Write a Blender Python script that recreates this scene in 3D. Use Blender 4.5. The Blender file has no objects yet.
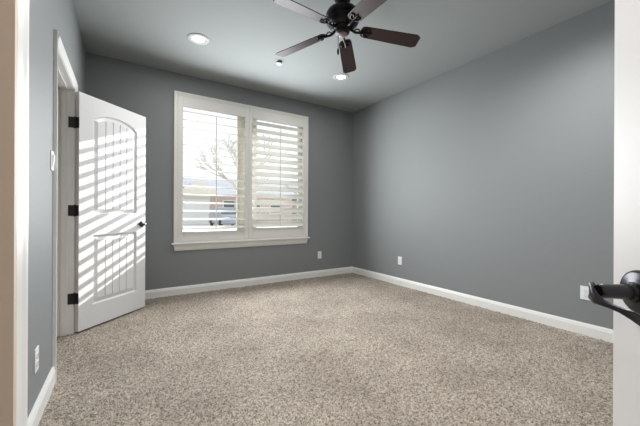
import bpy, bmesh, math, random
from mathutils import Vector, Matrix
random.seed(7)
S = bpy.context.scene
COL = S.collection

# ------------------------------------------------------------------ camera
YAW, ROLL, FPX, CY = 0.5665, 0.0045, 306.6, 212.25
cam = bpy.data.cameras.new('camera')
camo = bpy.data.objects.new('camera', cam)
COL.objects.link(camo)
fw = Vector((math.sin(YAW), math.cos(YAW), 0)); rt = Vector((math.cos(YAW), -math.sin(YAW), 0)); up = Vector((0, 0, 1))
r2 = rt * math.cos(ROLL) + up * math.sin(ROLL); u2 = -rt * math.sin(ROLL) + up * math.cos(ROLL)
EYE = Vector((0, 0, 1.0251))
camo.matrix_world = Matrix(((r2.x, u2.x, -fw.x, EYE.x), (r2.y, u2.y, -fw.y, EYE.y), (r2.z, u2.z, -fw.z, EYE.z), (0, 0, 0, 1)))
cam.sensor_width = 36; cam.lens = FPX / 640 * 36
cam.shift_y = (CY - 213) / 640
cam.clip_start = .05; cam.clip_end = 300
S.camera = camo

# ------------------------------------------------------------------ view, sky, sun
S.view_settings.view_transform = 'Standard'
S.view_settings.look = 'None'
S.view_settings.gamma = 1
S.view_settings.use_curve_mapping = False
S.view_settings.exposure = 0.16
W = bpy.data.worlds.new('sky'); S.world = W; W.use_nodes = True
wn = W.node_tree.nodes; wn.clear()
wo = wn.new('ShaderNodeOutputWorld'); wb = wn.new('ShaderNodeBackground')
wb.inputs[0].default_value = (0.93, 0.97, 1.0, 1); wb.inputs[1].default_value = 1.25
W.node_tree.links.new(wb.outputs[0], wo.inputs[0])
SUN_DIR = Vector((1.55, 1.0, 0.62)).normalized()
sl = bpy.data.lights.new('sun', 'SUN'); sl.energy = 15; sl.angle = math.radians(0.4); sl.color = (1, .96, .9)
so = bpy.data.objects.new('sun', sl); COL.objects.link(so)
so.rotation_euler = (-SUN_DIR).to_track_quat('-Z', 'Y').to_euler(); so.location = (12, 12, 9)
def area(name, loc, target, sx, sy, power, color):
    l = bpy.data.lights.new(name, 'AREA'); l.shape = 'RECTANGLE'; l.size = sx; l.size_y = sy; l.energy = power; l.color = color
    o = bpy.data.objects.new(name, l); COL.objects.link(o); o.location = loc
    o.rotation_euler = (Vector(target) - Vector(loc)).to_track_quat('-Z', 'Y').to_euler()
    return o
# daylight through the window is guided by a portal in the opening
po = area('window_portal', (1.455, 4.36, 1.57), (1.455, 0, 1.57), 1.9, 1.85, 1, (1, 1, 1)); po.data.cycles.is_portal = True
dl = area('window_fill', (1.455, 4.035, 1.54), (1.455, 0, 1.44), 1.75, 1.5, 68, (.94, .97, 1.0)); dl.data.spread = math.radians(164)  # added inside the louvers to boost the daylight reaching the room
DOWNLIGHT_W = 9
FRONT_W = 92
HALL_W = 20

# ------------------------------------------------------------------ materials
def node_mat(name):
    m = bpy.data.materials.new(name); m.use_nodes = True
    nt = m.node_tree; return m, nt, nt.nodes['Principled BSDF']
def plain(name, col, rough=.5, metal=0, spec=.5, bump=0, bscale=60, coat=0, var=0):
    m, nt, b = node_mat(name)
    b.inputs['Base Color'].default_value = (*col, 1); b.inputs['Roughness'].default_value = rough
    b.inputs['Metallic'].default_value = metal; b.inputs['Specular IOR Level'].default_value = spec
    b.inputs['Coat Weight'].default_value = coat
    tc = nt.nodes.new('ShaderNodeTexCoord'); nz = nt.nodes.new('ShaderNodeTexNoise')
    nz.inputs['Scale'].default_value = bscale; nz.inputs['Detail'].default_value = 3
    nt.links.new(tc.outputs['Object'], nz.inputs['Vector'])
    if bump:
        bp = nt.nodes.new('ShaderNodeBump'); bp.inputs['Strength'].default_value = bump; bp.inputs['Distance'].default_value = .003
        nt.links.new(nz.outputs['Fac'], bp.inputs['Height']); nt.links.new(bp.outputs['Normal'], b.inputs['Normal'])
    if var:
        mx = nt.nodes.new('ShaderNodeMixRGB'); mx.inputs[1].default_value = (*[c * (1 - var) for c in col], 1)
        mx.inputs[2].default_value = (*[min(1, c * (1 + var)) for c in col], 1)
        nt.links.new(nz.outputs['Fac'], mx.inputs[0]); nt.links.new(mx.outputs[0], b.inputs['Base Color'])
    return m
M = {}
M['wall'] = plain('grey_wall_paint', (.230, .246, .251), .55, bump=.25, bscale=45, spec=.35)
M['ceiling'] = plain('ceiling_paint', (.335, .357, .357), .8, bump=.15, bscale=50, spec=.2)
M['beige'] = plain('beige_paint', (.64, .54, .46), .6, bump=.1)
M['trim'] = plain('white_trim_paint', (.80, .80, .785), .35)
M['doorwhite'] = plain('white_door_paint', (.74, .745, .75), .38)
M['shutter'] = plain('shutter_white', (.78, .78, .75), .4)
M['plastic'] = plain('white_plastic', (.82, .83, .84), .35)
M['ring'] = plain('light_trim_ring', (.44, .445, .445), .5)
M['slot'] = plain('dark_slot', (.05, .05, .05), .6)
M['black'] = plain('black_iron', (.014, .014, .016), .4, metal=0, spec=.5)
M['bronze'] = plain('oil_rubbed_bronze', (.006, .005, .005), .33, metal=.0, spec=.28)
M['handle'] = plain('polished_black_nickel', (.05, .05, .056), .24, metal=.8, spec=.5)
M['pewter'] = plain('worn_pewter', (.30, .25, .24), .5, metal=.3)
M['sash'] = plain('cream_window_vinyl', (.86, .83, .75), .5)
M['exterior'] = plain('sun_block_brick', (.5, .36, .3), .9)
def blade_mat():
    m, nt, b = node_mat('dark_walnut_blade')
    tc = nt.nodes.new('ShaderNodeTexCoord'); mp = nt.nodes.new('ShaderNodeMapping'); mp.inputs['Scale'].default_value = (3, 40, 40)
    nz = nt.nodes.new('ShaderNodeTexNoise'); nz.inputs['Scale'].default_value = 2.2; nz.inputs['Detail'].default_value = 4
    cr = nt.nodes.new('ShaderNodeValToRGB'); cr.color_ramp.elements[0].color = (.016, .008, .007, 1); cr.color_ramp.elements[1].color = (.05, .024, .02, 1)
    nt.links.new(tc.outputs['Object'], mp.inputs[0]); nt.links.new(mp.outputs[0], nz.inputs['Vector'])
    nt.links.new(nz.outputs['Fac'], cr.inputs[0]); nt.links.new(cr.outputs[0], b.inputs['Base Color'])
    b.inputs['Roughness'].default_value = .47; b.inputs['Specular IOR Level'].default_value = .36
    return m
M['blade'] = blade_mat()
def carpet_mat():
    m, nt, b = node_mat('beige_frieze_carpet')
    N = nt.nodes.new; L = nt.links.new
    tc = N('ShaderNodeTexCoord')
    n1 = N('ShaderNodeTexNoise'); n1.inputs['Scale'].default_value = 75; n1.inputs['Detail'].default_value = 2; n1.inputs['Roughness'].default_value = .6
    n2 = N('ShaderNodeTexNoise'); n2.inputs['Scale'].default_value = 150; n2.inputs['Detail'].default_value = 2
    n3 = N('ShaderNodeTexNoise'); n3.inputs['Scale'].default_value = 2.2; n3.inputs['Detail'].default_value = 3
    for n in (n1, n2, n3): L(tc.outputs['Object'], n.inputs['Vector'])
    a = N('ShaderNodeMath'); a.operation = 'MULTIPLY_ADD'; a.inputs[1].default_value = .45
    L(n2.outputs['Fac'], a.inputs[0]); 
    a0 = N('ShaderNodeMath'); a0.operation = 'MULTIPLY'; a0.inputs[1].default_value = .55; L(n1.outputs['Fac'], a0.inputs[0]); L(a0.outputs[0], a.inputs[2])
    cr = N('ShaderNodeValToRGB'); e = cr.color_ramp.elements
    e[0].position = .36; e[0].color = (.17, .142, .118, 1); e[1].position = .66; e[1].color = (.62, .555, .475, 1)
    k = cr.color_ramp.elements.new(.50); k.color = (.41, .36, .30, 1)
    L(a.outputs[0], cr.inputs[0])
    mx = N('ShaderNodeMixRGB'); mx.blend_type = 'MULTIPLY'; mx.inputs[0].default_value = 1
    r3 = N('ShaderNodeValToRGB'); r3.color_ramp.elements[0].position = .35; r3.color_ramp.elements[0].color = (.80, .79, .79, 1)
    r3.color_ramp.elements[1].position = .65; r3.color_ramp.elements[1].color = (1, 1, 1, 1)
    L(n3.outputs['Fac'], r3.inputs[0]); L(cr.outputs[0], mx.inputs[1]); L(r3.outputs[0], mx.inputs[2])
    L(mx.outputs[0], b.inputs['Base Color'])
    b.inputs['Roughness'].default_value = .95; b.inputs['Specular IOR Level'].default_value = .1
    bp = N('ShaderNodeBump'); bp.inputs['Strength'].default_value = .8; bp.inputs['Distance'].default_value = .012
    L(a.outputs[0], bp.inputs['Height']); L(bp.outputs[0], b.inputs['Normal'])
    return m
M['carpet'] = carpet_mat()
def emit_mat(name, col, st):
    m, nt, b = node_mat(name)
    b.inputs['Base Color'].default_value = (.9, .9, .9, 1)
    b.inputs['Emission Color'].default_value = (*col, 1); b.inputs['Emission Strength'].default_value = st
    return m
M['lens'] = emit_mat('lit_led_lens', (1, .98, .95), 4)
def glass_mat():
    m = bpy.data.materials.new('window_glass'); m.use_nodes = True; nt = m.node_tree; nt.nodes.clear()
    o = nt.nodes.new('ShaderNodeOutputMaterial'); t = nt.nodes.new('ShaderNodeBsdfTransparent'); g = nt.nodes.new('ShaderNodeBsdfGlossy')
    t.inputs[0].default_value = (.95, .97, .97, 1); g.inputs['Roughness'].default_value = .02
    mx = nt.nodes.new('ShaderNodeMixShader'); mx.inputs[0].default_value = .05
    nt.links.new(t.outputs[0], mx.inputs[1]); nt.links.new(g.outputs[0], mx.inputs[2]); nt.links.new(mx.outputs[0], o.inputs[0])
    return m
M['glass'] = glass_mat()
# outside, most colours paled to stand in for haze
M['lawn'] = plain('winter_lawn', (.66, .64, .58), .95, bscale=3, var=.12)
M['concrete'] = plain('pale_concrete', (.72, .71, .70), .9, bscale=2, var=.06)
M['roof'] = plain('grey_shingles', (.42, .43, .49), .9, bscale=4, var=.2)
M['hbrick'] = plain('red_brick_house', (.60, .46, .42), .9, bscale=8, var=.2)
M['hcream'] = plain('cream_siding', (.72, .67, .60), .9)
M['bark'] = plain('grey_bark', (.5, .47, .46), .9, bscale=12, var=.2)
M['carblue'] = plain('slate_blue_car_paint', (.27, .29, .37), .3, coat=.5)
M['darkglass'] = plain('dark_glass', (.10, .11, .12), .1)
M['tyre'] = plain('tyre_rubber', (.02, .02, .02), .8)

# ------------------------------------------------------------------ mesh helpers
def obj(name, bm, mat, parent=None, smooth=False, bevel=0):
    me = bpy.data.meshes.new(name)
    bmesh.ops.recalc_face_normals(bm, faces=bm.faces)
    bm.to_mesh(me); bm.free()
    o = bpy.data.objects.new(name, me); COL.objects.link(o)
    if mat: me.materials.append(mat)
    if smooth:
        me.polygons.foreach_set('use_smooth', [True] * len(me.polygons))
        me.set_sharp_from_angle(angle=math.radians(40))
    if bevel:
        b = o.modifiers.new('bevel', 'BEVEL'); b.width = bevel; b.segments = 2; b.limit_method = 'ANGLE'
    if parent: o.parent = parent
    return o
def struct(name, bm, mat, parent=None, **k):
    o = obj(name, bm, mat, parent, **k)
    if not parent: o['kind'] = 'structure'
    return o
def thing(name, label, cat, loc=(0, 0, 0), rotz=0, group=None):
    o = bpy.data.objects.new(name, None); COL.objects.link(o); o.location = loc; o.rotation_euler = (0, 0, rotz)
    o.empty_display_size = .1
    o['label'] = label; o['category'] = cat
    if group: o['group'] = group
    return o
def tag(o, label, cat, group=None):
    o['label'] = label; o['category'] = cat
    if group: o['group'] = group
    return o
def dup(root, loc, rotz=None, label=None, group=None):
    r = root.copy(); COL.objects.link(r); r.location = loc
    if rotz is not None: r.rotation_euler = (0, 0, rotz)
    if label: r['label'] = label
    if group: r['group'] = group
    for ch in list(root.children):
        if ch.type == 'LIGHT':
            pass
        c = ch.copy(); COL.objects.link(c); c.parent = r
        for g in list(ch.children):
            d = g.copy(); COL.objects.link(d); d.parent = c
    return r
def BM(): return bmesh.new()
def box(bm, x0, x1, y0, y1, z0, z1):
    v = [bm.verts.new(p) for p in ((x0, y0, z0), (x1, y0, z0), (x1, y1, z0), (x0, y1, z0), (x0, y0, z1), (x1, y0, z1), (x1, y1, z1), (x0, y1, z1))]
    for f in ((0, 3, 2, 1), (4, 5, 6, 7), (0, 1, 5, 4), (1, 2, 6, 5), (2, 3, 7, 6), (3, 0, 4, 7)): bm.faces.new([v[i] for i in f])
    return bm
def bx(*a): return box(BM(), *a)
def loft(bm, loops, closed=True, cap=True):
    vs = [[bm.verts.new(p) for p in lp] for lp in loops]
    n = len(vs[0])
    for a, b in zip(vs, vs[1:]):
        for i in range(n if closed else n - 1):
            j = (i + 1) % n
            bm.faces.new((a[i], a[j], b[j], b[i]))
    if cap and closed:
        bm.faces.new(vs[0][::-1]); bm.faces.new(vs[-1])
    return bm
def lathe(bm, prof, n=32, axis='z', c=(0, 0, 0)):
    loops = []
    for r, z in prof:
        r = max(r, 1e-4)
        lp = []
        for i in range(n):
            t = 2 * math.pi * i / n
            p = (r * math.cos(t), r * math.sin(t), z)
            if axis == 'y': p = (p[0], p[2], p[1])
            if axis == 'x': p = (p[2], p[0], p[1])
            lp.append((p[0] + c[0], p[1] + c[1], p[2] + c[2]))
        loops.append(lp)
    return loft(bm, loops)
def tube(bm, pts, r, n=10):
    pts = [Vector(p) for p in pts]
    rs = r if isinstance(r, (list, tuple)) else [r] * len(pts)
    loops = []; prev = None
    for i, p in enumerate(pts):
        d = (pts[min(i + 1, len(pts) - 1)] - pts[max(i - 1, 0)]).normalized()
        if prev is None:
            a = Vector((0, 0, 1)) if abs(d.z) < .9 else Vector((1, 0, 0))
            s = d.cross(a).normalized()
        else:
            s = (prev - d * prev.dot(d)).normalized()
        prev = s; t = d.cross(s)
        loops.append([p + (s * math.cos(2 * math.pi * k / n) + t * math.sin(2 * math.pi * k / n)) * rs[i] for k in range(n)])
    return loft(bm, loops)
def extrude(bm, pts, vec):          # closed polygon swept along vec
    v = Vector(vec)
    return loft(bm, [[Vector(p) for p in pts], [Vector(p) + v for p in pts]])

# ------------------------------------------------------------------ room shell
XR, YB, XL, H = 3.3016, 4.152, -.3645, 2.74
YF = -.52                                           # front wall (behind the camera)
DY0, DY1, DH = 2.487, 3.285, 2.04                   # side door opening in the left wall
WX0, WX1, WZ0, WZ1 = .535, 2.372, .66, 2.475        # window opening
NX, NY = -.151, .72                                 # near wall return on the left
# carpet
def carpet():
    me = bpy.data.meshes.new('floor')
    x0, x1, y0, y1, st = -1.5, XR + .1, YF - 1.3, YB + .1, .0105
    nx, ny = int((x1 - x0) / st), int((y1 - y0) / st)
    rnd = random.Random(3)
    vs = []
    for j in range(ny + 1):
        y = y0 + j * st
        for i in range(nx + 1):
            vs.append((x0 + i * st + rnd.uniform(-.004, .004), y + rnd.uniform(-.004, .004), -.012 + .012 * rnd.random()))
    fs = []
    w = nx + 1
    for j in range(ny):
        for i in range(nx):
            k = j * w + i; fs.append((k, k + 1, k + 1 + w, k + w))
    me.from_pydata(vs, [], fs); me.materials.append(M['carpet'])
    me.polygons.foreach_set('use_smooth', [True] * len(me.polygons))
    o = bpy.data.objects.new('floor', me); COL.objects.link(o); o['kind'] = 'structure'
    return o
carpet()
struct('ceiling', bx(-1.6, XR + .2, YF - 1.4, YB + .2, H, H + .12), M['ceiling'])
struct('wall_right', bx(XR, XR + .15, YF - .15, YB + .18, -.03, H + .02), M['wall'])
b = BM()
T = .18
box(b, XL - .15, WX0, YB, YB + T, -.03, H + .02); box(b, WX1, XR + .1, YB, YB + T, -.03, H + .02)
box(b, WX0, WX1, YB, YB + T, -.03, WZ0); box(b, WX0, WX1, YB, YB + T, WZ1, H + .02)
struct('wall_back', b, M['wall'])
b = BM()
LT = .115
box(b, XL - LT, XL, NY - .05, DY0 - .018, -.03, H + .02); box(b, XL - LT, XL, DY1 + .018, YB + .05, -.03, H + .02)
box(b, XL - LT, XL, DY0 - .018, DY1 + .018, DH + .018, H + .02)
struct('wall_left', b, M['wall'])
# near wall return on the left with a cased opening into a beige passage
b = BM()
box(b, -.276, NX, .655, NY, -.03, H + .02); box(b, XL - LT, -.276, .66, NY, -.03, H + .02)
box(b, -.276, NX, YF, .655, 2.10, H + .02)
struct('wall_return', b, M['wall'])
b = BM()
box(b, -1.5, -.276, .64, .66, -.03, H + .02); box(b, -1.5, -1.42, YF - 1.3, .64, -.03, H + .02)
struct('wall_passage', b, M['beige'])
# front wall with the entry doorway, hall behind
HX0, HX1 = -.58, .225
b = BM()
box(b, HX1, XR + .1, YF - .12, YF, -.03, H + .02); box(b, -1.5, HX0, YF - .12, YF, -.03, H + .02)
box(b, HX0, HX1, YF - .12, YF, 2.06, H + .02)
struct('wall_front', b, M['wall'])
b = BM()
box(b, -1.5, XR + .1, YF - 1.4, YF - 1.3, -.03, H + .02); box(b, 1.5, 1.6, YF - 1.3, YF - .12, -.03, H + .02)
struct('wall_hall', b, M['beige'])
# closet behind the side door
b = BM()
box(b, -1.5, -1.42, .66, YB + .1, -.03, H + .02); box(b, -1.42, XL - LT, 3.75, 3.85, -.03, H + .02)
struct('wall_closet', b, M['beige'])

# ------------------------------------------------------------------ trim
BPROF = [(0, -.01), (.016, -.01), (.016, .066), (.012, .076), (.012, .082), (.006, .095), (0, .095)]
def baseboard(name, p0, p1, nrm):
    p0 = Vector((*p0, 0)); p1 = Vector((*p1, 0)); n = Vector((*nrm, 0)); bm = BM()
    loft(bm, [[p + n * a + Vector((0, 0, z)) for a, z in BPROF] for p in (p0, p1)])
    return struct(name, bm, M['trim'])
baseboard('baseboard_back', (XL, YB), (XR, YB), (0, -1))
baseboard('baseboard_right', (XR, YF), (XR, YB), (-1, 0))
baseboard('baseboard_left', (XL, NY), (XL, DY0 - .075), (1, 0))
baseboard('baseboard_corner', (XL, DY1 + .075), (XL, YB), (1, 0))
baseboard('baseboard_front', (HX1 + .08, YF), (XR, YF), (0, 1))
CPROF = [(0, 0), (0, .008), (.012, .011), (.045, .014), (.058, .018), (.070, .018), (.070, 0)]   # (across from opening outwards, thickness)
def casing_side(bm, x, n, ys, s, z0, z1, sc=1.0):
    # casing on a wall facing n (+1/-1 along X); starts at ys and grows along s in Y
    loft(bm, [[(x + n * t, ys + s * a * sc, z) for a, t in CPROF] for z in (z0, z1)])
b = BM()
g = .006
casing_side(b, XL, 1, DY0 - g, -1, -.01, DH + g + .07); casing_side(b, XL, 1, DY1 + g, 1, -.01, DH + g + .07)
loft(b, [[(XL + t, y, DH + g + a) for a, t in CPROF] for y in (DY0 - g - .01, DY1 + g + .01)])
struct('trim_1', b, M['trim'])
# door jamb lining with stop
b = BM()
JX0, JX1 = XL - LT - .002, XL + .003
box(b, JX0, JX1, DY1, DY1 + .02, -.01, DH); box(b, JX0, JX1, DY0 - .02, DY0, -.01, DH); box(b, JX0, JX1, DY0, DY1, DH, DH + .02)
box(b, JX0 + .035, JX1 - .042, DY1 - .012, DY1, -.01, DH); box(b, JX0 + .035, JX1 - .042, DY0, DY0 + .012, -.01, DH)
box(b, JX0 + .035, JX1 - .042, DY0, DY1, DH - .012, DH)
struct('trim_2', b, M['trim'])
# near cased opening on the left
b = BM()
loft(b, [[(NX + t * .6, .649 + a * .93, z) for a, t in CPROF] for z in (-.01, 2.17)])
loft(b, [[(NX + t, y, 2.105 + a) for a, t in CPROF] for y in (YF, .66)])
struct('trim_3', b, M['trim'])
b = BM()
box(b, -.276, NX + .0095, .640, .655, -.01, 2.10); box(b, -.240, NX - .012, .634, .640, -.01, 2.10)
box(b, -.276, NX + .002, YF, .640, 2.085, 2.10)
struct('trim_4', b, M['beige'])
# entry door frame
b = BM()
box(b, HX0, HX0 + .02, YF - .12, YF + .004, -.01, 2.06); box(b, HX1 - .012, HX1, YF - .12, YF + .004, -.01, 2.06); box(b, HX0, HX1, YF - .12, YF + .004, 2.04, 2.06)
box(b, HX0 - .07, HX0, YF, YF + .016, -.01, 2.13); box(b, HX1, HX1 + .07, YF, YF + .016, -.01, 2.13); box(b, HX0, HX1, YF, YF + .016, 2.06, 2.13)
struct('trim_5', b, M['trim'])

# ------------------------------------------------------------------ doors
def outline(u0, u1, z0, z1, rise, inset, n=16):
    """closed outline, bottom-left, bottom-right, then the (arched) top right to left"""
    a, c, lo = u0 + inset, u1 - inset, z0 + inset
    pts = [(a, lo), (c, lo)]
    for i in range(n + 1):
        u = c + (a - c) * i / n
        pts.append((u, arch(u, u0, u1, z1, rise) - inset))
    return pts
def arch(u, u0, u1, z1, rise):
    if rise == 0: return z1
    t = (u - u0) / (u1 - u0) * 2 - 1
    return z1 + rise * max(0, 1 - (t / .93) ** 2) ** .75 if abs(t) < .93 else z1
def panel_door(root, w, h, t, panels, mat):
    # front face at y=0 looking to -y, slab behind it
    u0, u1 = panels[0][0], panels[0][1]
    bm = BM()
    box(bm, 0, w, .014, t, .012, h)
    box(bm, 0, u0, 0, .014, .012, h); box(bm, u1, w, 0, .014, .012, h)
    box(bm, u0, u1, 0, .014, .012, panels[0][2]); box(bm, u0, u1, 0, .014, panels[0][3], panels[1][2])
    n = 24
    lo = [(u0 + (u1 - u0) * i / n) for i in range(n + 1)]
    zt = [arch(u, u0, u1, panels[1][3], panels[1][4]) for u in lo]
    for i in range(n):
        q = [(lo[i], zt[i]), (lo[i + 1], zt[i + 1]), (lo[i + 1], h), (lo[i], h)]
        bm.faces.new([bm.verts.new((u, 0, z)) for u, z in q])
    slab = obj('door_slab', bm, mat, root)
    for (a, c, z0, z1, rise) in panels:
        bm = BM()
        prof = [(0, 0), (.003, .002), (.008, .0135), (.018, .0135), (.046, .003)]
        loops = [[(u, y, z) for u, z in outline(a, c, z0, z1, rise, i)] for i, y in prof]
        loft(bm, loops, cap=False)
        i = .046; fa, fc = a + i, c - i; k = 5; gw = .0050
        sec = [(fa, .003)]
        for p in range(1, k):
            u = fa + (fc - fa) * p / k
            sec += [(u - gw, .003), (u - gw * .4, .0125), (u + gw * .4, .0125), (u + gw, .003)]
        sec.append((fc, .003))
        full = []
        for (ua, ya), (ub, yb) in zip(sec, sec[1:]):
            full.append((ua, ya))
            if ub - ua > .03: full += [(ua + (ub - ua) * q / 5, .003) for q in range(1, 5)]
        full.append(sec[-1])
        vb = [bm.verts.new((u, y, z0 + i)) for u, y in full]; vt = [bm.verts.new((u, y, arch(u, a, c, z1, rise) - i)) for u, y in full]
        for q in range(len(full) - 1): bm.faces.new((vb[q], vb[q + 1], vt[q + 1], vt[q]))
        obj('door_panel', bm, mat, root)
    return slab
def lever_blade(bm, path, half_h, th):
    """ribbon lever: path of (x, y, z) with half heights, swept as a rounded bar"""
    loops = []
    P = [Vector(p) for p in path]
    for i, p in enumerate(P):
        d = (P[min(i + 1, len(P) - 1)] - P[max(i - 1, 0)]).normalized()
        zz = Vector((0, 0, 1)); s = d.cross(zz).normalized(); upv = s.cross(d).normalized()
        hh = half_h[i]; tt = th[i]
        loops.append([p + upv * (hh * math.sin(a)) + s * (tt * math.cos(a)) for a in [2 * math.pi * k / 14 for k in range(14)]])
    return loft(bm, loops)

# side door, swung open towards the corner
DW = .718
dr = bpy.data.objects.new('door_1', None); COL.objects.link(dr); dr['kind'] = 'structure'
dr.location = (-.327, 3.257, 0); dr.rotation_euler = (0, 0, math.atan2(.507, .514)); dr.empty_display_size = .1
panel_door(dr, DW, 2.03, .035, [(.128, .603, .205, .815, 0), (.128, .603, 1.0, 1.845, .065)], M['doorwhite'])
# three black hinges
for z in (.29, 1.03, 1.77):
    hb = BM()
    box(hb, -.002, 0.0005, -.001, .036, z - .045, z + .045)
    lathe(hb, [(.0001, z - .05), (.004, z - .05), (.0065, z - .046), (.0065, z + .046), (.004, z + .05), (.0001, z + .05)], 12, c=(-.006, .037, 0))
    # leaf that lies on the jamb (opposite direction in the door's own frame)
    ang = -dr.rotation_euler.z
    def L(px, py): 
        v = Matrix.Rotation(ang, 2) @ Vector((px + .327, py - 3.257)); return v
    jy = DY1 - .001
    q = [L(XL + .006, jy), L(XL + .006, jy - .003), L(XL - .036, jy - .003), L(XL - .036, jy)]
    loft(hb, [[(p.x, p.y, zz) for p in q] for zz in (z - .045, z + .045)])
    obj('hinge', hb, M['black'], dr)
# lever handle of the side door
hz = .893; hu = .665
lb = BM()
lathe(lb, [(.0001, -.010), (.024, -.010), (.030, -.006), (.031, 0.0)], 24, 'y', (hu, 0, hz))
lathe(lb, [(.011, 0), (.011, -.045), (.008, -.05), (.0001, -.05)], 14, 'y', (hu, 0, hz))
lever_blade(lb, [(hu + .012, -.046, hz), (hu, -.05, hz), (hu - .02, -.052, hz), (hu - .05, -.05, hz - .002), (hu - .08, -.043, hz + .002), (hu - .092, -.036, hz + .003)],
            [.006, .011, .010, .009, .008, .003], [.004, .006, .005, .004, .004, .002])
obj('door_handle', lb, M['handle'], dr, smooth=True)
obj('latch_plate', bx(DW - .0005, DW + .0015, .006, .030, hz - .03, hz + .03), M['black'], dr)

# entry door, open on the right beside the camera
FE = Vector((.7130, .1746))                        # free edge corner on the visible face
AX = Vector((-.65, -.76)).normalized()            # towards the hinge
EW = .77
HG = FE + AX * EW
er = bpy.data.objects.new('door_2', None); COL.objects.link(er); er['kind'] = 'structure'
# local x runs from the free edge to the hinge, local -y is the visible face
er.location = (FE.x, FE.y, 0); er.rotation_euler = (0, 0, math.atan2(AX.y, AX.x)); er.empty_display_size = .1
# visible face normal must point to the left (-X): check orientation
# local -y for this rotation
yl = Vector((-math.sin(er.rotation_euler.z), math.cos(er.rotation_euler.z)))
SGN = 1 if (-yl).x < 0 else -1
panel_door(er, EW, 2.03, .035, [(.150, .620, .205, .815, 0), (.150, .620, 1.0, 1.845, .065)], M['doorwhite'])
if SGN < 0: er.scale = (1, -1, 1)
bs, ez = .055, .903
hb = BM()
lathe(hb, [(.0001, -.0105), (.021, -.0105), (.0225, -.0095), (.029, -.0095), (.0325, -.0075), (.0342, -.004), (.0342, 0.0)], 48, 'y', (bs, 0, ez))
er_r = obj('handle_rosette', hb, M['handle'], er, smooth=True)
hb = BM()
lathe(hb, [(.0155, -.008), (.0155, -.016), (.0118, -.018), (.0112, -.05), (.0112, -.057), (.0095, -.061), (.0001, -.062)], 28, 'y', (bs, 0, ez))
lever_blade(hb, [(bs - .012, -.058, ez + .005), (bs - .009, -.065, ez + .001), (bs - .002, -.069, ez - .005), (bs + .008, -.069, ez - .011), (bs + .017, -.066, ez - .014), (bs + .027, -.063, ez - .016),
                 (bs + .038, -.058, ez - .018), (bs + .052, -.053, ez - .022), (bs + .070, -.050, ez - .027), (bs + .088, -.050, ez - .030), (bs + .102, -.053, ez - .031), (bs + .108, -.056, ez - .031)],
            [.008, .0130, .0130, .0090, .0055, .0042, .0045, .0065, .0085, .0090, .007, .004], [.002, .003, .0035, .004, .004, .0035, .003, .003, .003, .003, .0025, .002])
obj('door_handle', hb, M['handle'], er, smooth=True, bevel=0)
obj('latch_plate', bx(-.0015, .0005, .006, .030, ez - .03, ez + .03), M['pewter'], er)

# ------------------------------------------------------------------ window
win = bpy.data.objects.new('window_1', None); COL.objects.link(win); win['kind'] = 'structure'; win.location = (0, 0, 0)
b = BM()
# stepped frame around the shutters
def frame(bm, x0, x1, z0, z1, w, y0, y1, bottom=True):
    box(bm, x0, x0 + w, y0, y1, z0, z1); box(bm, x1 - w, x1, y0, y1, z0, z1); box(bm, x0 + w, x1 - w, y0, y1, z1 - w, z1)
    if bottom: box(bm, x0 + w, x1 - w, y0, y1, z0, z0 + w)
frame(b, .503, 2.402, .637, 2.508, .016, YB - .030, YB + .002, False)
frame(b, .517, 2.388, .637, 2.494, .014, YB - .022, YB + .002, False)
frame(b, .529, 2.376, .640, 2.482, .014, YB - .016, YB + .06)
obj('window_frame', b, M['shutter'], win, bevel=.002)
b = BM()
SP = [(0, 0), (-.046, 0), (-.052, .006), (-.052, .016), (-.046, .022), (0, .022)]
loft(b, [[(x, YB + y, .618 + z) for y, z in SP] for x in (.482, 2.425)])
obj('window_sill', b, M['shutter'], win)
b = BM()
AP = [(0, 0), (-.012, 0), (-.020, .020), (-.024, .055), (-.034, .078), (0, .078)]
loft(b, [[(x + (0.014 if k == 0 else -.014) * (1 - z / .078), YB + y, .540 + z) for y, z in AP] for k, x in enumerate((.503, 2.402))])
obj('window_apron', b, M['shutter'], win)
b = BM()
GY = YB + .095
frame(b, WX0, WX1, WZ0, WZ1, .045, GY, GY + .06)
box(b, 1.36, 1.585, GY, GY + .06, WZ0, WZ1)
frame(b, WX0 + .04, 1.365, WZ0 + .04, WZ1 - .04, .035, GY + .012, GY + .05); frame(b, 1.58, WX1 - .04, WZ0 + .04, WZ1 - .04, .035, GY + .012, GY + .05)
obj('window_sash', b, M['sash'], win)
for (a, c) in ((WX0 + .07, 1.335), (1.61, WX1 - .07)):
    obj('window_pane', bx(a, c, GY + .028, GY + .034, WZ0 + .07, WZ1 - .07), M['glass'], win)

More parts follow.
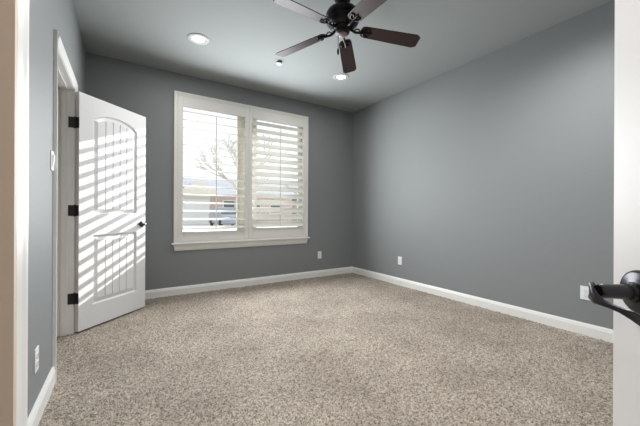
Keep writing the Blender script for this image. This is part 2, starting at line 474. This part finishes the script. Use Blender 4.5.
def louver_bm(w):
    bm = BM(); n = 16; r, t = .057, .0062
    sec = [(r * math.cos(2 * math.pi * k / n), t * math.sin(2 * math.pi * k / n)) for k in range(n)]
    loft(bm, [[(x, y, z) for y, z in sec] for x in (-w / 2, w / 2)])
    return bm
def shutter(name, label, x0, x1, ox0, ox1, z0, z1, oz0, oz1, tilt, rodx, nl):
    cy = YB - .001
    t = thing(name, label, 'window shutter', ((x0 + x1) / 2, cy, z0), 0, 'shutter panels in the window')
    dx = (x0 + x1) / 2
    b = BM(); y0, y1 = -.014, .014
    box(b, x0 - dx, ox0 - dx, y0, y1, 0, z1 - z0); box(b, ox1 - dx, x1 - dx, y0, y1, 0, z1 - z0)
    box(b, ox0 - dx, ox1 - dx, y0, y1, 0, oz0 - z0); box(b, ox0 - dx, ox1 - dx, y0, y1, oz1 - z0, z1 - z0)
    obj('shutter_frame', b, M['shutter'], t, bevel=.003)
    w = ox1 - ox0 - .004; p = (oz1 - oz0) / nl; first = None
    for k in range(nl):
        if first is None:
            first = obj('louver', louver_bm(w), M['shutter'], t, smooth=True); o = first
        else:
            o = first.copy(); COL.objects.link(o); o.parent = t
        o.location = ((ox0 + ox1) / 2 - dx, 0, oz0 - z0 + p * (k + .5)); o.rotation_euler = (math.radians(tilt), 0, 0)
    rb = BM()
    ry = -.057 * math.cos(math.radians(tilt)) - .006
    zb = oz0 - z0 + p * .35; zt = oz1 - z0 - p * .55 - .057 * math.sin(math.radians(tilt))
    box(rb, rodx - dx - .0055, rodx - dx + .0055, ry - .005, ry + .004, zb, zt)
    obj('tilt_rod', rb, M['shutter'], t)
    return t
shutter('window_shutter', 'left white plantation shutter panel with louvers tilted wide open', .5435, 1.4545, .608, 1.398, .655, 2.467, .772, 2.335, 12, 1.0, 15)
shutter('window_shutter', 'right white plantation shutter panel with louvers tilted nearly shut', 1.457, 2.3615, 1.505, 2.317, .655, 2.467, .800, 2.335, 43, 1.92, 15)

# ------------------------------------------------------------------ outlets and switch
def outlet(loc, rotz, label):
    # local: plate in xz plane, faces -y
    t = thing('power_outlet', label, 'outlet', loc, rotz, 'wall outlets above the baseboards')
    b = BM(); box(b, -.035, .035, -.0055, 0, -.0575, .0575); obj('cover_plate', b, M['plastic'], t, bevel=.002)
    for s in (-1, 1):
        b = BM()
        lathe(b, [(.0165, -.0055), (.0165, -.0080), (.0155, -.0085), (.0001, -.0085)], 20, 'y', (0, 0, s * .0195))
        r = obj('receptacle', b, M['plastic'], t)
        b = BM()
        for x in (-.006, .006): box(b, x - .001, x + .001, -.0090, -.0084, s * .0195 - .001, s * .0195 + .008)
        box(b, -.002, .002, -.0090, -.0084, s * .0195 - .010, s * .0195 - .006)
        obj('socket_slot', b, M['slot'], r)
    return t
outlet((2.635, YB, .340), 0, 'white outlet on the dark back wall, right of the window')
outlet((XR, 3.066, .343), -math.pi / 2, 'white outlet on the right wall nearest the far corner')
outlet((XR, .985, .350), -math.pi / 2, 'white outlet on the right wall beside the black door handle')
outlet((XL, 2.005, .300), math.pi / 2, 'white outlet on the left wall low beside the door casing')
t = thing('light_switch', 'white light switch at shoulder height beside the left door casing', 'light switch', (XL, 2.362, 1.32), math.pi / 2)
obj('cover_plate', bx(-.035, .035, -.006, 0, -.0575, .0575), M['plastic'], t, bevel=.002)
b = BM()
loft(b, [[(x, y, z) for y, z in ((-.005, -.033), (-.009, -.033), (-.014, .033), (-.005, .033))] for x in (-.0165, .0165)])
obj('rocker', b, M['plastic'], t)

# ------------------------------------------------------------------ ceiling lights and detector
def downlight(loc, label):
    t = thing('recessed_light', label, 'ceiling light', loc, 0, 'round recessed ceiling lights')
    b = BM(); lathe(b, [(.056, -.003), (.070, -.007), (.094, -.008), (.101, -.004), (.102, 0), (.056, 0)], 48)
    obj('trim_ring', b, M['ring'], t, smooth=True)
    b = BM(); lathe(b, [(.0001, -.004), (.040, -.004), (.0565, -.003), (.0565, -.001), (.0001, -.001)], 40)
    obj('lens', b, M['lens'], t, smooth=True)
    l = bpy.data.lights.new('lamp_light', 'AREA'); l.energy = DOWNLIGHT_W; l.shape = 'DISK'; l.size = .10; l.color = (1, .97, .93)
    o = bpy.data.objects.new('lamp_light', l); COL.objects.link(o); o.parent = t; o.location = (0, 0, -.009)
    return t
D1 = downlight((.609, 3.221, H), 'round lit recessed ceiling light left of the fan')
D2 = dup(D1, (2.303, 3.139, H), label='round lit recessed ceiling light below the fan blade tip')
b = BM(); lathe(b, [(.024, 0), (.030, -.002), (.030, -.016), (.0001, -.016)], 28)
t = thing('ceiling_sensor', 'small round white ceiling fitting with a dark collar near the left fan blade', 'ceiling sensor', (1.479, 3.205, H))
obj('collar', b, M['slot'], t, smooth=True)
b = BM(); lathe(b, [(.0001, -.016), (.032, -.016), (.033, -.020), (.028, -.028), (.0001, -.031)], 28)
obj('cap', b, M['plastic'], t, smooth=True)

# ------------------------------------------------------------------ ceiling fan
FX, FY, FZ, FR, PH = 1.448, 1.957, 2.484, .630, -.447
fan = thing('ceiling_fan', 'dark bronze ceiling fan with five dark walnut blades', 'ceiling fan', (FX, FY, FZ))
dz = H - FZ
b = BM(); lathe(b, [(.0001, dz), (.066, dz), (.068, dz - .012), (.064, dz - .035), (.050, dz - .062), (.034, dz - .080), (.020, dz - .088), (.0001, dz - .088)], 36)
obj('canopy', b, M['bronze'], fan, smooth=True)
b = BM(); lathe(b, [(.018, dz - .080), (.018, .165), (.034, .160), (.038, .150), (.0001, .150)], 20)
obj('downrod', b, M['bronze'], fan, smooth=True)
b = BM(); lathe(b, [(.0001, .158), (.045, .155), (.090, .145), (.122, .124), (.134, .100), (.136, .080), (.128, .072), (.130, .064), (.134, .060), (.132, .050), (.116, .026), (.092, .010), (.076, .002), (.0001, .001)], 48)
obj('motor_housing', b, M['bronze'], fan, smooth=True)
b = BM(); lathe(b, [(.0001, .006), (.070, .006), (.072, -.004), (.058, -.012), (.054, -.022), (.057, -.030), (.055, -.040), (.044, -.048), (.0001, -.048)], 36)
obj('switch_housing', b, M['bronze'], fan, smooth=True)
b = BM(); lathe(b, [(.0001, -.046), (.036, -.046), (.038, -.050), (.032, -.060), (.016, -.067), (.0001, -.069)], 24)
obj('bottom_cap', b, M['pewter'], fan, smooth=True)
def rotz(p, a): return (p[0] * math.cos(a) - p[1] * math.sin(a), p[0] * math.sin(a) + p[1] * math.cos(a), p[2])
def blade_mesh():
    # blade along +x, outline with rounded root and clipped tip corners, pitched about x
    r0, r1 = .146, FR
    out = [(r0, -.026), (r0 + .012, -.046), (r0 + .035, -.055), (r1 - .030, -.067), (r1, -.046), (r1, .046), (r1 - .030, .067), (r0 + .035, .055), (r0 + .012, .046), (r0, .026)]
    bm = BM(); pit = math.radians(-13)
    def P(x, y, z): return (x, y * math.cos(pit) - z * math.sin(pit), y * math.sin(pit) + z * math.cos(pit))
    loft(bm, [[P(x, y, z) for x, y in out] for z in (-.003, .003)])
    return bm
def iron_mesh():
    bm = BM(); pit = math.radians(-13)
    def P(x, y, z): return (x, y * math.cos(pit) - z * math.sin(pit), y * math.sin(pit) + z * math.cos(pit))
    # curved arm from under the motor out to the blade
    tube(bm, [(.066, 0, .004), (.085, 0, -.010), (.105, 0, -.016), (.130, 0, -.014), (.165, 0, -.009)], [.012, .011, .010, .010, .009], 10)
    # scroll loop over the arm and trefoil plate on the blade underside
    tube(bm, [(.088, 0, -.012), (.112, 0, .012), (.132, 0, .014), (.142, 0, .002), (.132, 0, -.010)], .006, 8)
    for s in (-1, 1):
        tube(bm, [P(.158, 0, -.008), P(.170, s * .018, -.008), P(.186, s * .036, -.007), (P(.210, s * .038, -.007)), P(.218, s * .024, -.007), P(.206, s * .012, -.007), P(.190, s * .004, -.007)], .0055, 8)
        lathe(bm, [(.0001, -.010), (.007, -.009), (.008, -.004), (.0001, -.003)], 12, c=P(.212, s * .030, 0))
    tube(bm, [P(.160, 0, -.008), P(.200, 0, -.007), P(.232, 0, -.007)], [.009, .007, .006], 8)
    lathe(bm, [(.0001, -.010), (.007, -.009), (.008, -.004), (.0001, -.003)], 12, c=P(.232, 0, 0))
    return bm
DROOP = math.radians(6.0)          # old blades sag a little towards the tips
bl0 = ir0 = None
for k in range(5):
    a = PH + 2 * math.pi * k / 5
    if bl0 is None:
        bl0 = obj('blade', blade_mesh(), M['blade'], fan, bevel=.0015); ir0 = obj('blade_iron', iron_mesh(), M['bronze'], fan, smooth=True); bo, io = bl0, ir0
    else:
        bo = bl0.copy(); io = ir0.copy(); COL.objects.link(bo); COL.objects.link(io); bo.parent = fan; io.parent = fan
    bo.rotation_euler = (0, DROOP, a); io.rotation_euler = (0, DROOP, a)
b = BM()
cx, cy_ = -rt.x * .034, -rt.y * .034
tube(b, [(cx, cy_, -.03), (cx, cy_, -.165)], .0022, 8)
pc = obj('pull_chain', b, M['bronze'], fan)
b = BM(); lathe(b, [(.0001, -.160), (.006, -.165), (.009, -.185), (.007, -.208), (.0001, -.214)], 12, c=(cx, cy_, 0))
obj('pull_fob', b, M['bronze'], pc, smooth=True)

# unseen ceiling spots added as fill for the front of the room
for p, e in (((.75, .9, H), FRONT_W), ((2.45, .9, H), FRONT_W)):
    l = bpy.data.lights.new('front_fill', 'SPOT'); l.energy = e; l.spot_size = math.radians(170); l.spot_blend = 1; l.shadow_soft_size = .12; l.color = (1, .985, .965)
    o = bpy.data.objects.new('front_fill', l); COL.objects.link(o); o.location = (p[0], p[1], H - .07)
l = bpy.data.lights.new('hall_fill', 'POINT'); l.energy = HALL_W; l.shadow_soft_size = .15; l.color = (1, .86, .70)  # unseen warm lamp added to brighten the passage jamb
o = bpy.data.objects.new('hall_fill', l); COL.objects.link(o); o.location = (-.85, -.15, 2.45)
l = bpy.data.lights.new('hall_fill', 'POINT'); l.energy = HALL_W; l.shadow_soft_size = .2; l.color = (1, .98, .97)  # unseen lamp added as fill from behind the camera
o = bpy.data.objects.new('hall_fill', l); COL.objects.link(o); o.location = (.2, -1.2, 2.45)

# ------------------------------------------------------------------ outside
struct('ground', bx(-40, 60, YB + .2, 90, -.30, -.06), M['lawn'])
struct('street', bx(-40, 60, 13, 19.5, -.10, -.05), M['concrete'])
struct('driveway', bx(2.2, 6.8, 19.5, 26.6, -.10, -.045), M['concrete'])
b = BM(); box(b, -3, 6, YB + T, 4.86, 2.60, 2.72)
struct('eaves', b, M['trim'])
hs = thing('house', 'pale house with grey shingle roof seen across the street', 'house', (0, 27, -.05))
obj('wall', bx(-4, 6.1, 0, 8, 0, 2.6), M['hcream'], hs)
obj('brick_wall', bx(6.1, 14, .2, 8, 0, 2.6), M['hbrick'], hs)
b = BM()
def gable_roof(bm, x0, x1, y0, y1, z0, z1):
    ym = (y0 + y1) / 2
    extrude(bm, [(x0, y0, z0), (x0, y1, z0), (x0, ym, z1)], (x1 - x0, 0, 0))
gable_roof(b, -4.5, 14.5, -.5, 8.5, 2.55, 4.4)
obj('roof', b, M['roof'], hs)
b = BM(); extrude(b, [(3.4, -1.2, 2.5), (6.6, -1.2, 2.5), (5.0, -1.2, 3.6)], (0, 5, 0)); obj('gable', b, M['hcream'], hs)
obj('garage_door', bx(3.9, 6.0, -.08, .02, 0, 2.1), M['trim'], hs)
for x in (1.2, 7.2, 9.6, 11.6):
    w = obj('window', bx(x, x + 1.1, -.06 if x < 6 else .12, .25, .9, 2.1), M['trim'], hs); obj('pane', bx(x + .08, x + 1.02, -.075 if x < 6 else .105, 0.1 if x > 6 else -.05, .98, 2.02), M['darkglass'], w)
struct('wall_sun_block', bx(3.45, 3.65, YB + T, 5.43, -.1, 1.75), M['exterior'])  # unseen wall added to block low sun through the right shutter
# neighbour further right
hs2 = thing('house', 'brick house with grey roof behind the right shutter', 'house', (17, 30, -.05))
obj('wall', bx(0, 12, 0, 8, 0, 2.6), M['hbrick'], hs2)
b = BM(); gable_roof(b, -.5, 12.5, -.5, 8.5, 2.55, 4.6); obj('roof', b, M['roof'], hs2)
# parked car, facing the window
car = thing('car', 'slate blue car parked before the house across the street', 'car', (6.3, 22.5, -.045))
b = BM()
prof = [(-2.1, .25), (-2.15, .55), (-2.0, .78), (-1.0, .90), (-.45, 1.38), (.9, 1.42), (1.6, .98), (2.1, .92), (2.15, .3), (2.0, .22), (-1.9, .22)]
loft(b, [[(s * .86, y, z) for y, z in prof] for s in (-1, 1)])
obj('body', b, M['carblue'], car, bevel=.06)
b = BM()
loft(b, [[(x, -.98, .93), (x, -.47, 1.34), (x, -.46, 1.30), (x, -.95, .90)] for x in (-.68, .68)])
obj('windshield', b, M['darkglass'], car)
for sx in (-1, 1):
    for yy in (-1.3, 1.35):
        b = BM(); lathe(b, [(.0001, sx * .72), (.32, sx * .72), (.33, sx * .80), (.30, sx * .88), (.0001, sx * .88)], 20, 'x', (0, yy, .33)); obj('wheel', b, M['tyre'], car, smooth=True)
    obj('headlight', bx(sx * .62 - .14, sx * .62 + .14, -2.17, -2.05, .55, .70), M['plastic'], car)
# bare tree
def tree(loc, label, seed, h):
    t = thing('bare_tree', label, 'tree', loc); rnd = random.Random(seed); b = BM(); br = BM()
    tube(b, [(0, 0, 0), (.03, 0, h * .25), (0, .02, h * .5)], [.15, .12, .09], 10)
    obj('trunk', b, M['bark'], t, smooth=True)
    def grow(p, d, ln, r, lev):
        q = p + d * ln; mid = p + d * ln * .5 + Vector((rnd.uniform(-.06, .06), rnd.uniform(-.06, .06), .03)) * ln
        tube(br, [p, mid, q], [r, r * .85, r * .65], 5)
        if lev == 0: return
        for k in range(3):
            nd = (d + Vector((rnd.uniform(-.8, .8), rnd.uniform(-.8, .8), rnd.uniform(-.25, .6)))).normalized()
            grow(p + d * ln * rnd.uniform(.5, 1), nd, ln * .72, r * .6, lev - 1)
    for k in range(5):
        a = k * 1.26 + rnd.random()
        grow(Vector((0, 0, h * (.3 + .05 * k))), Vector((math.cos(a) * .8, math.sin(a) * .8, .8)).normalized(), h * .24, .055, 4)
    obj('branches', br, M['bark'], t)
    return t
tree((4.0, 12.2, -.06), 'bare leafless tree showing through the left shutter beside the mullion', 5, 4.5)
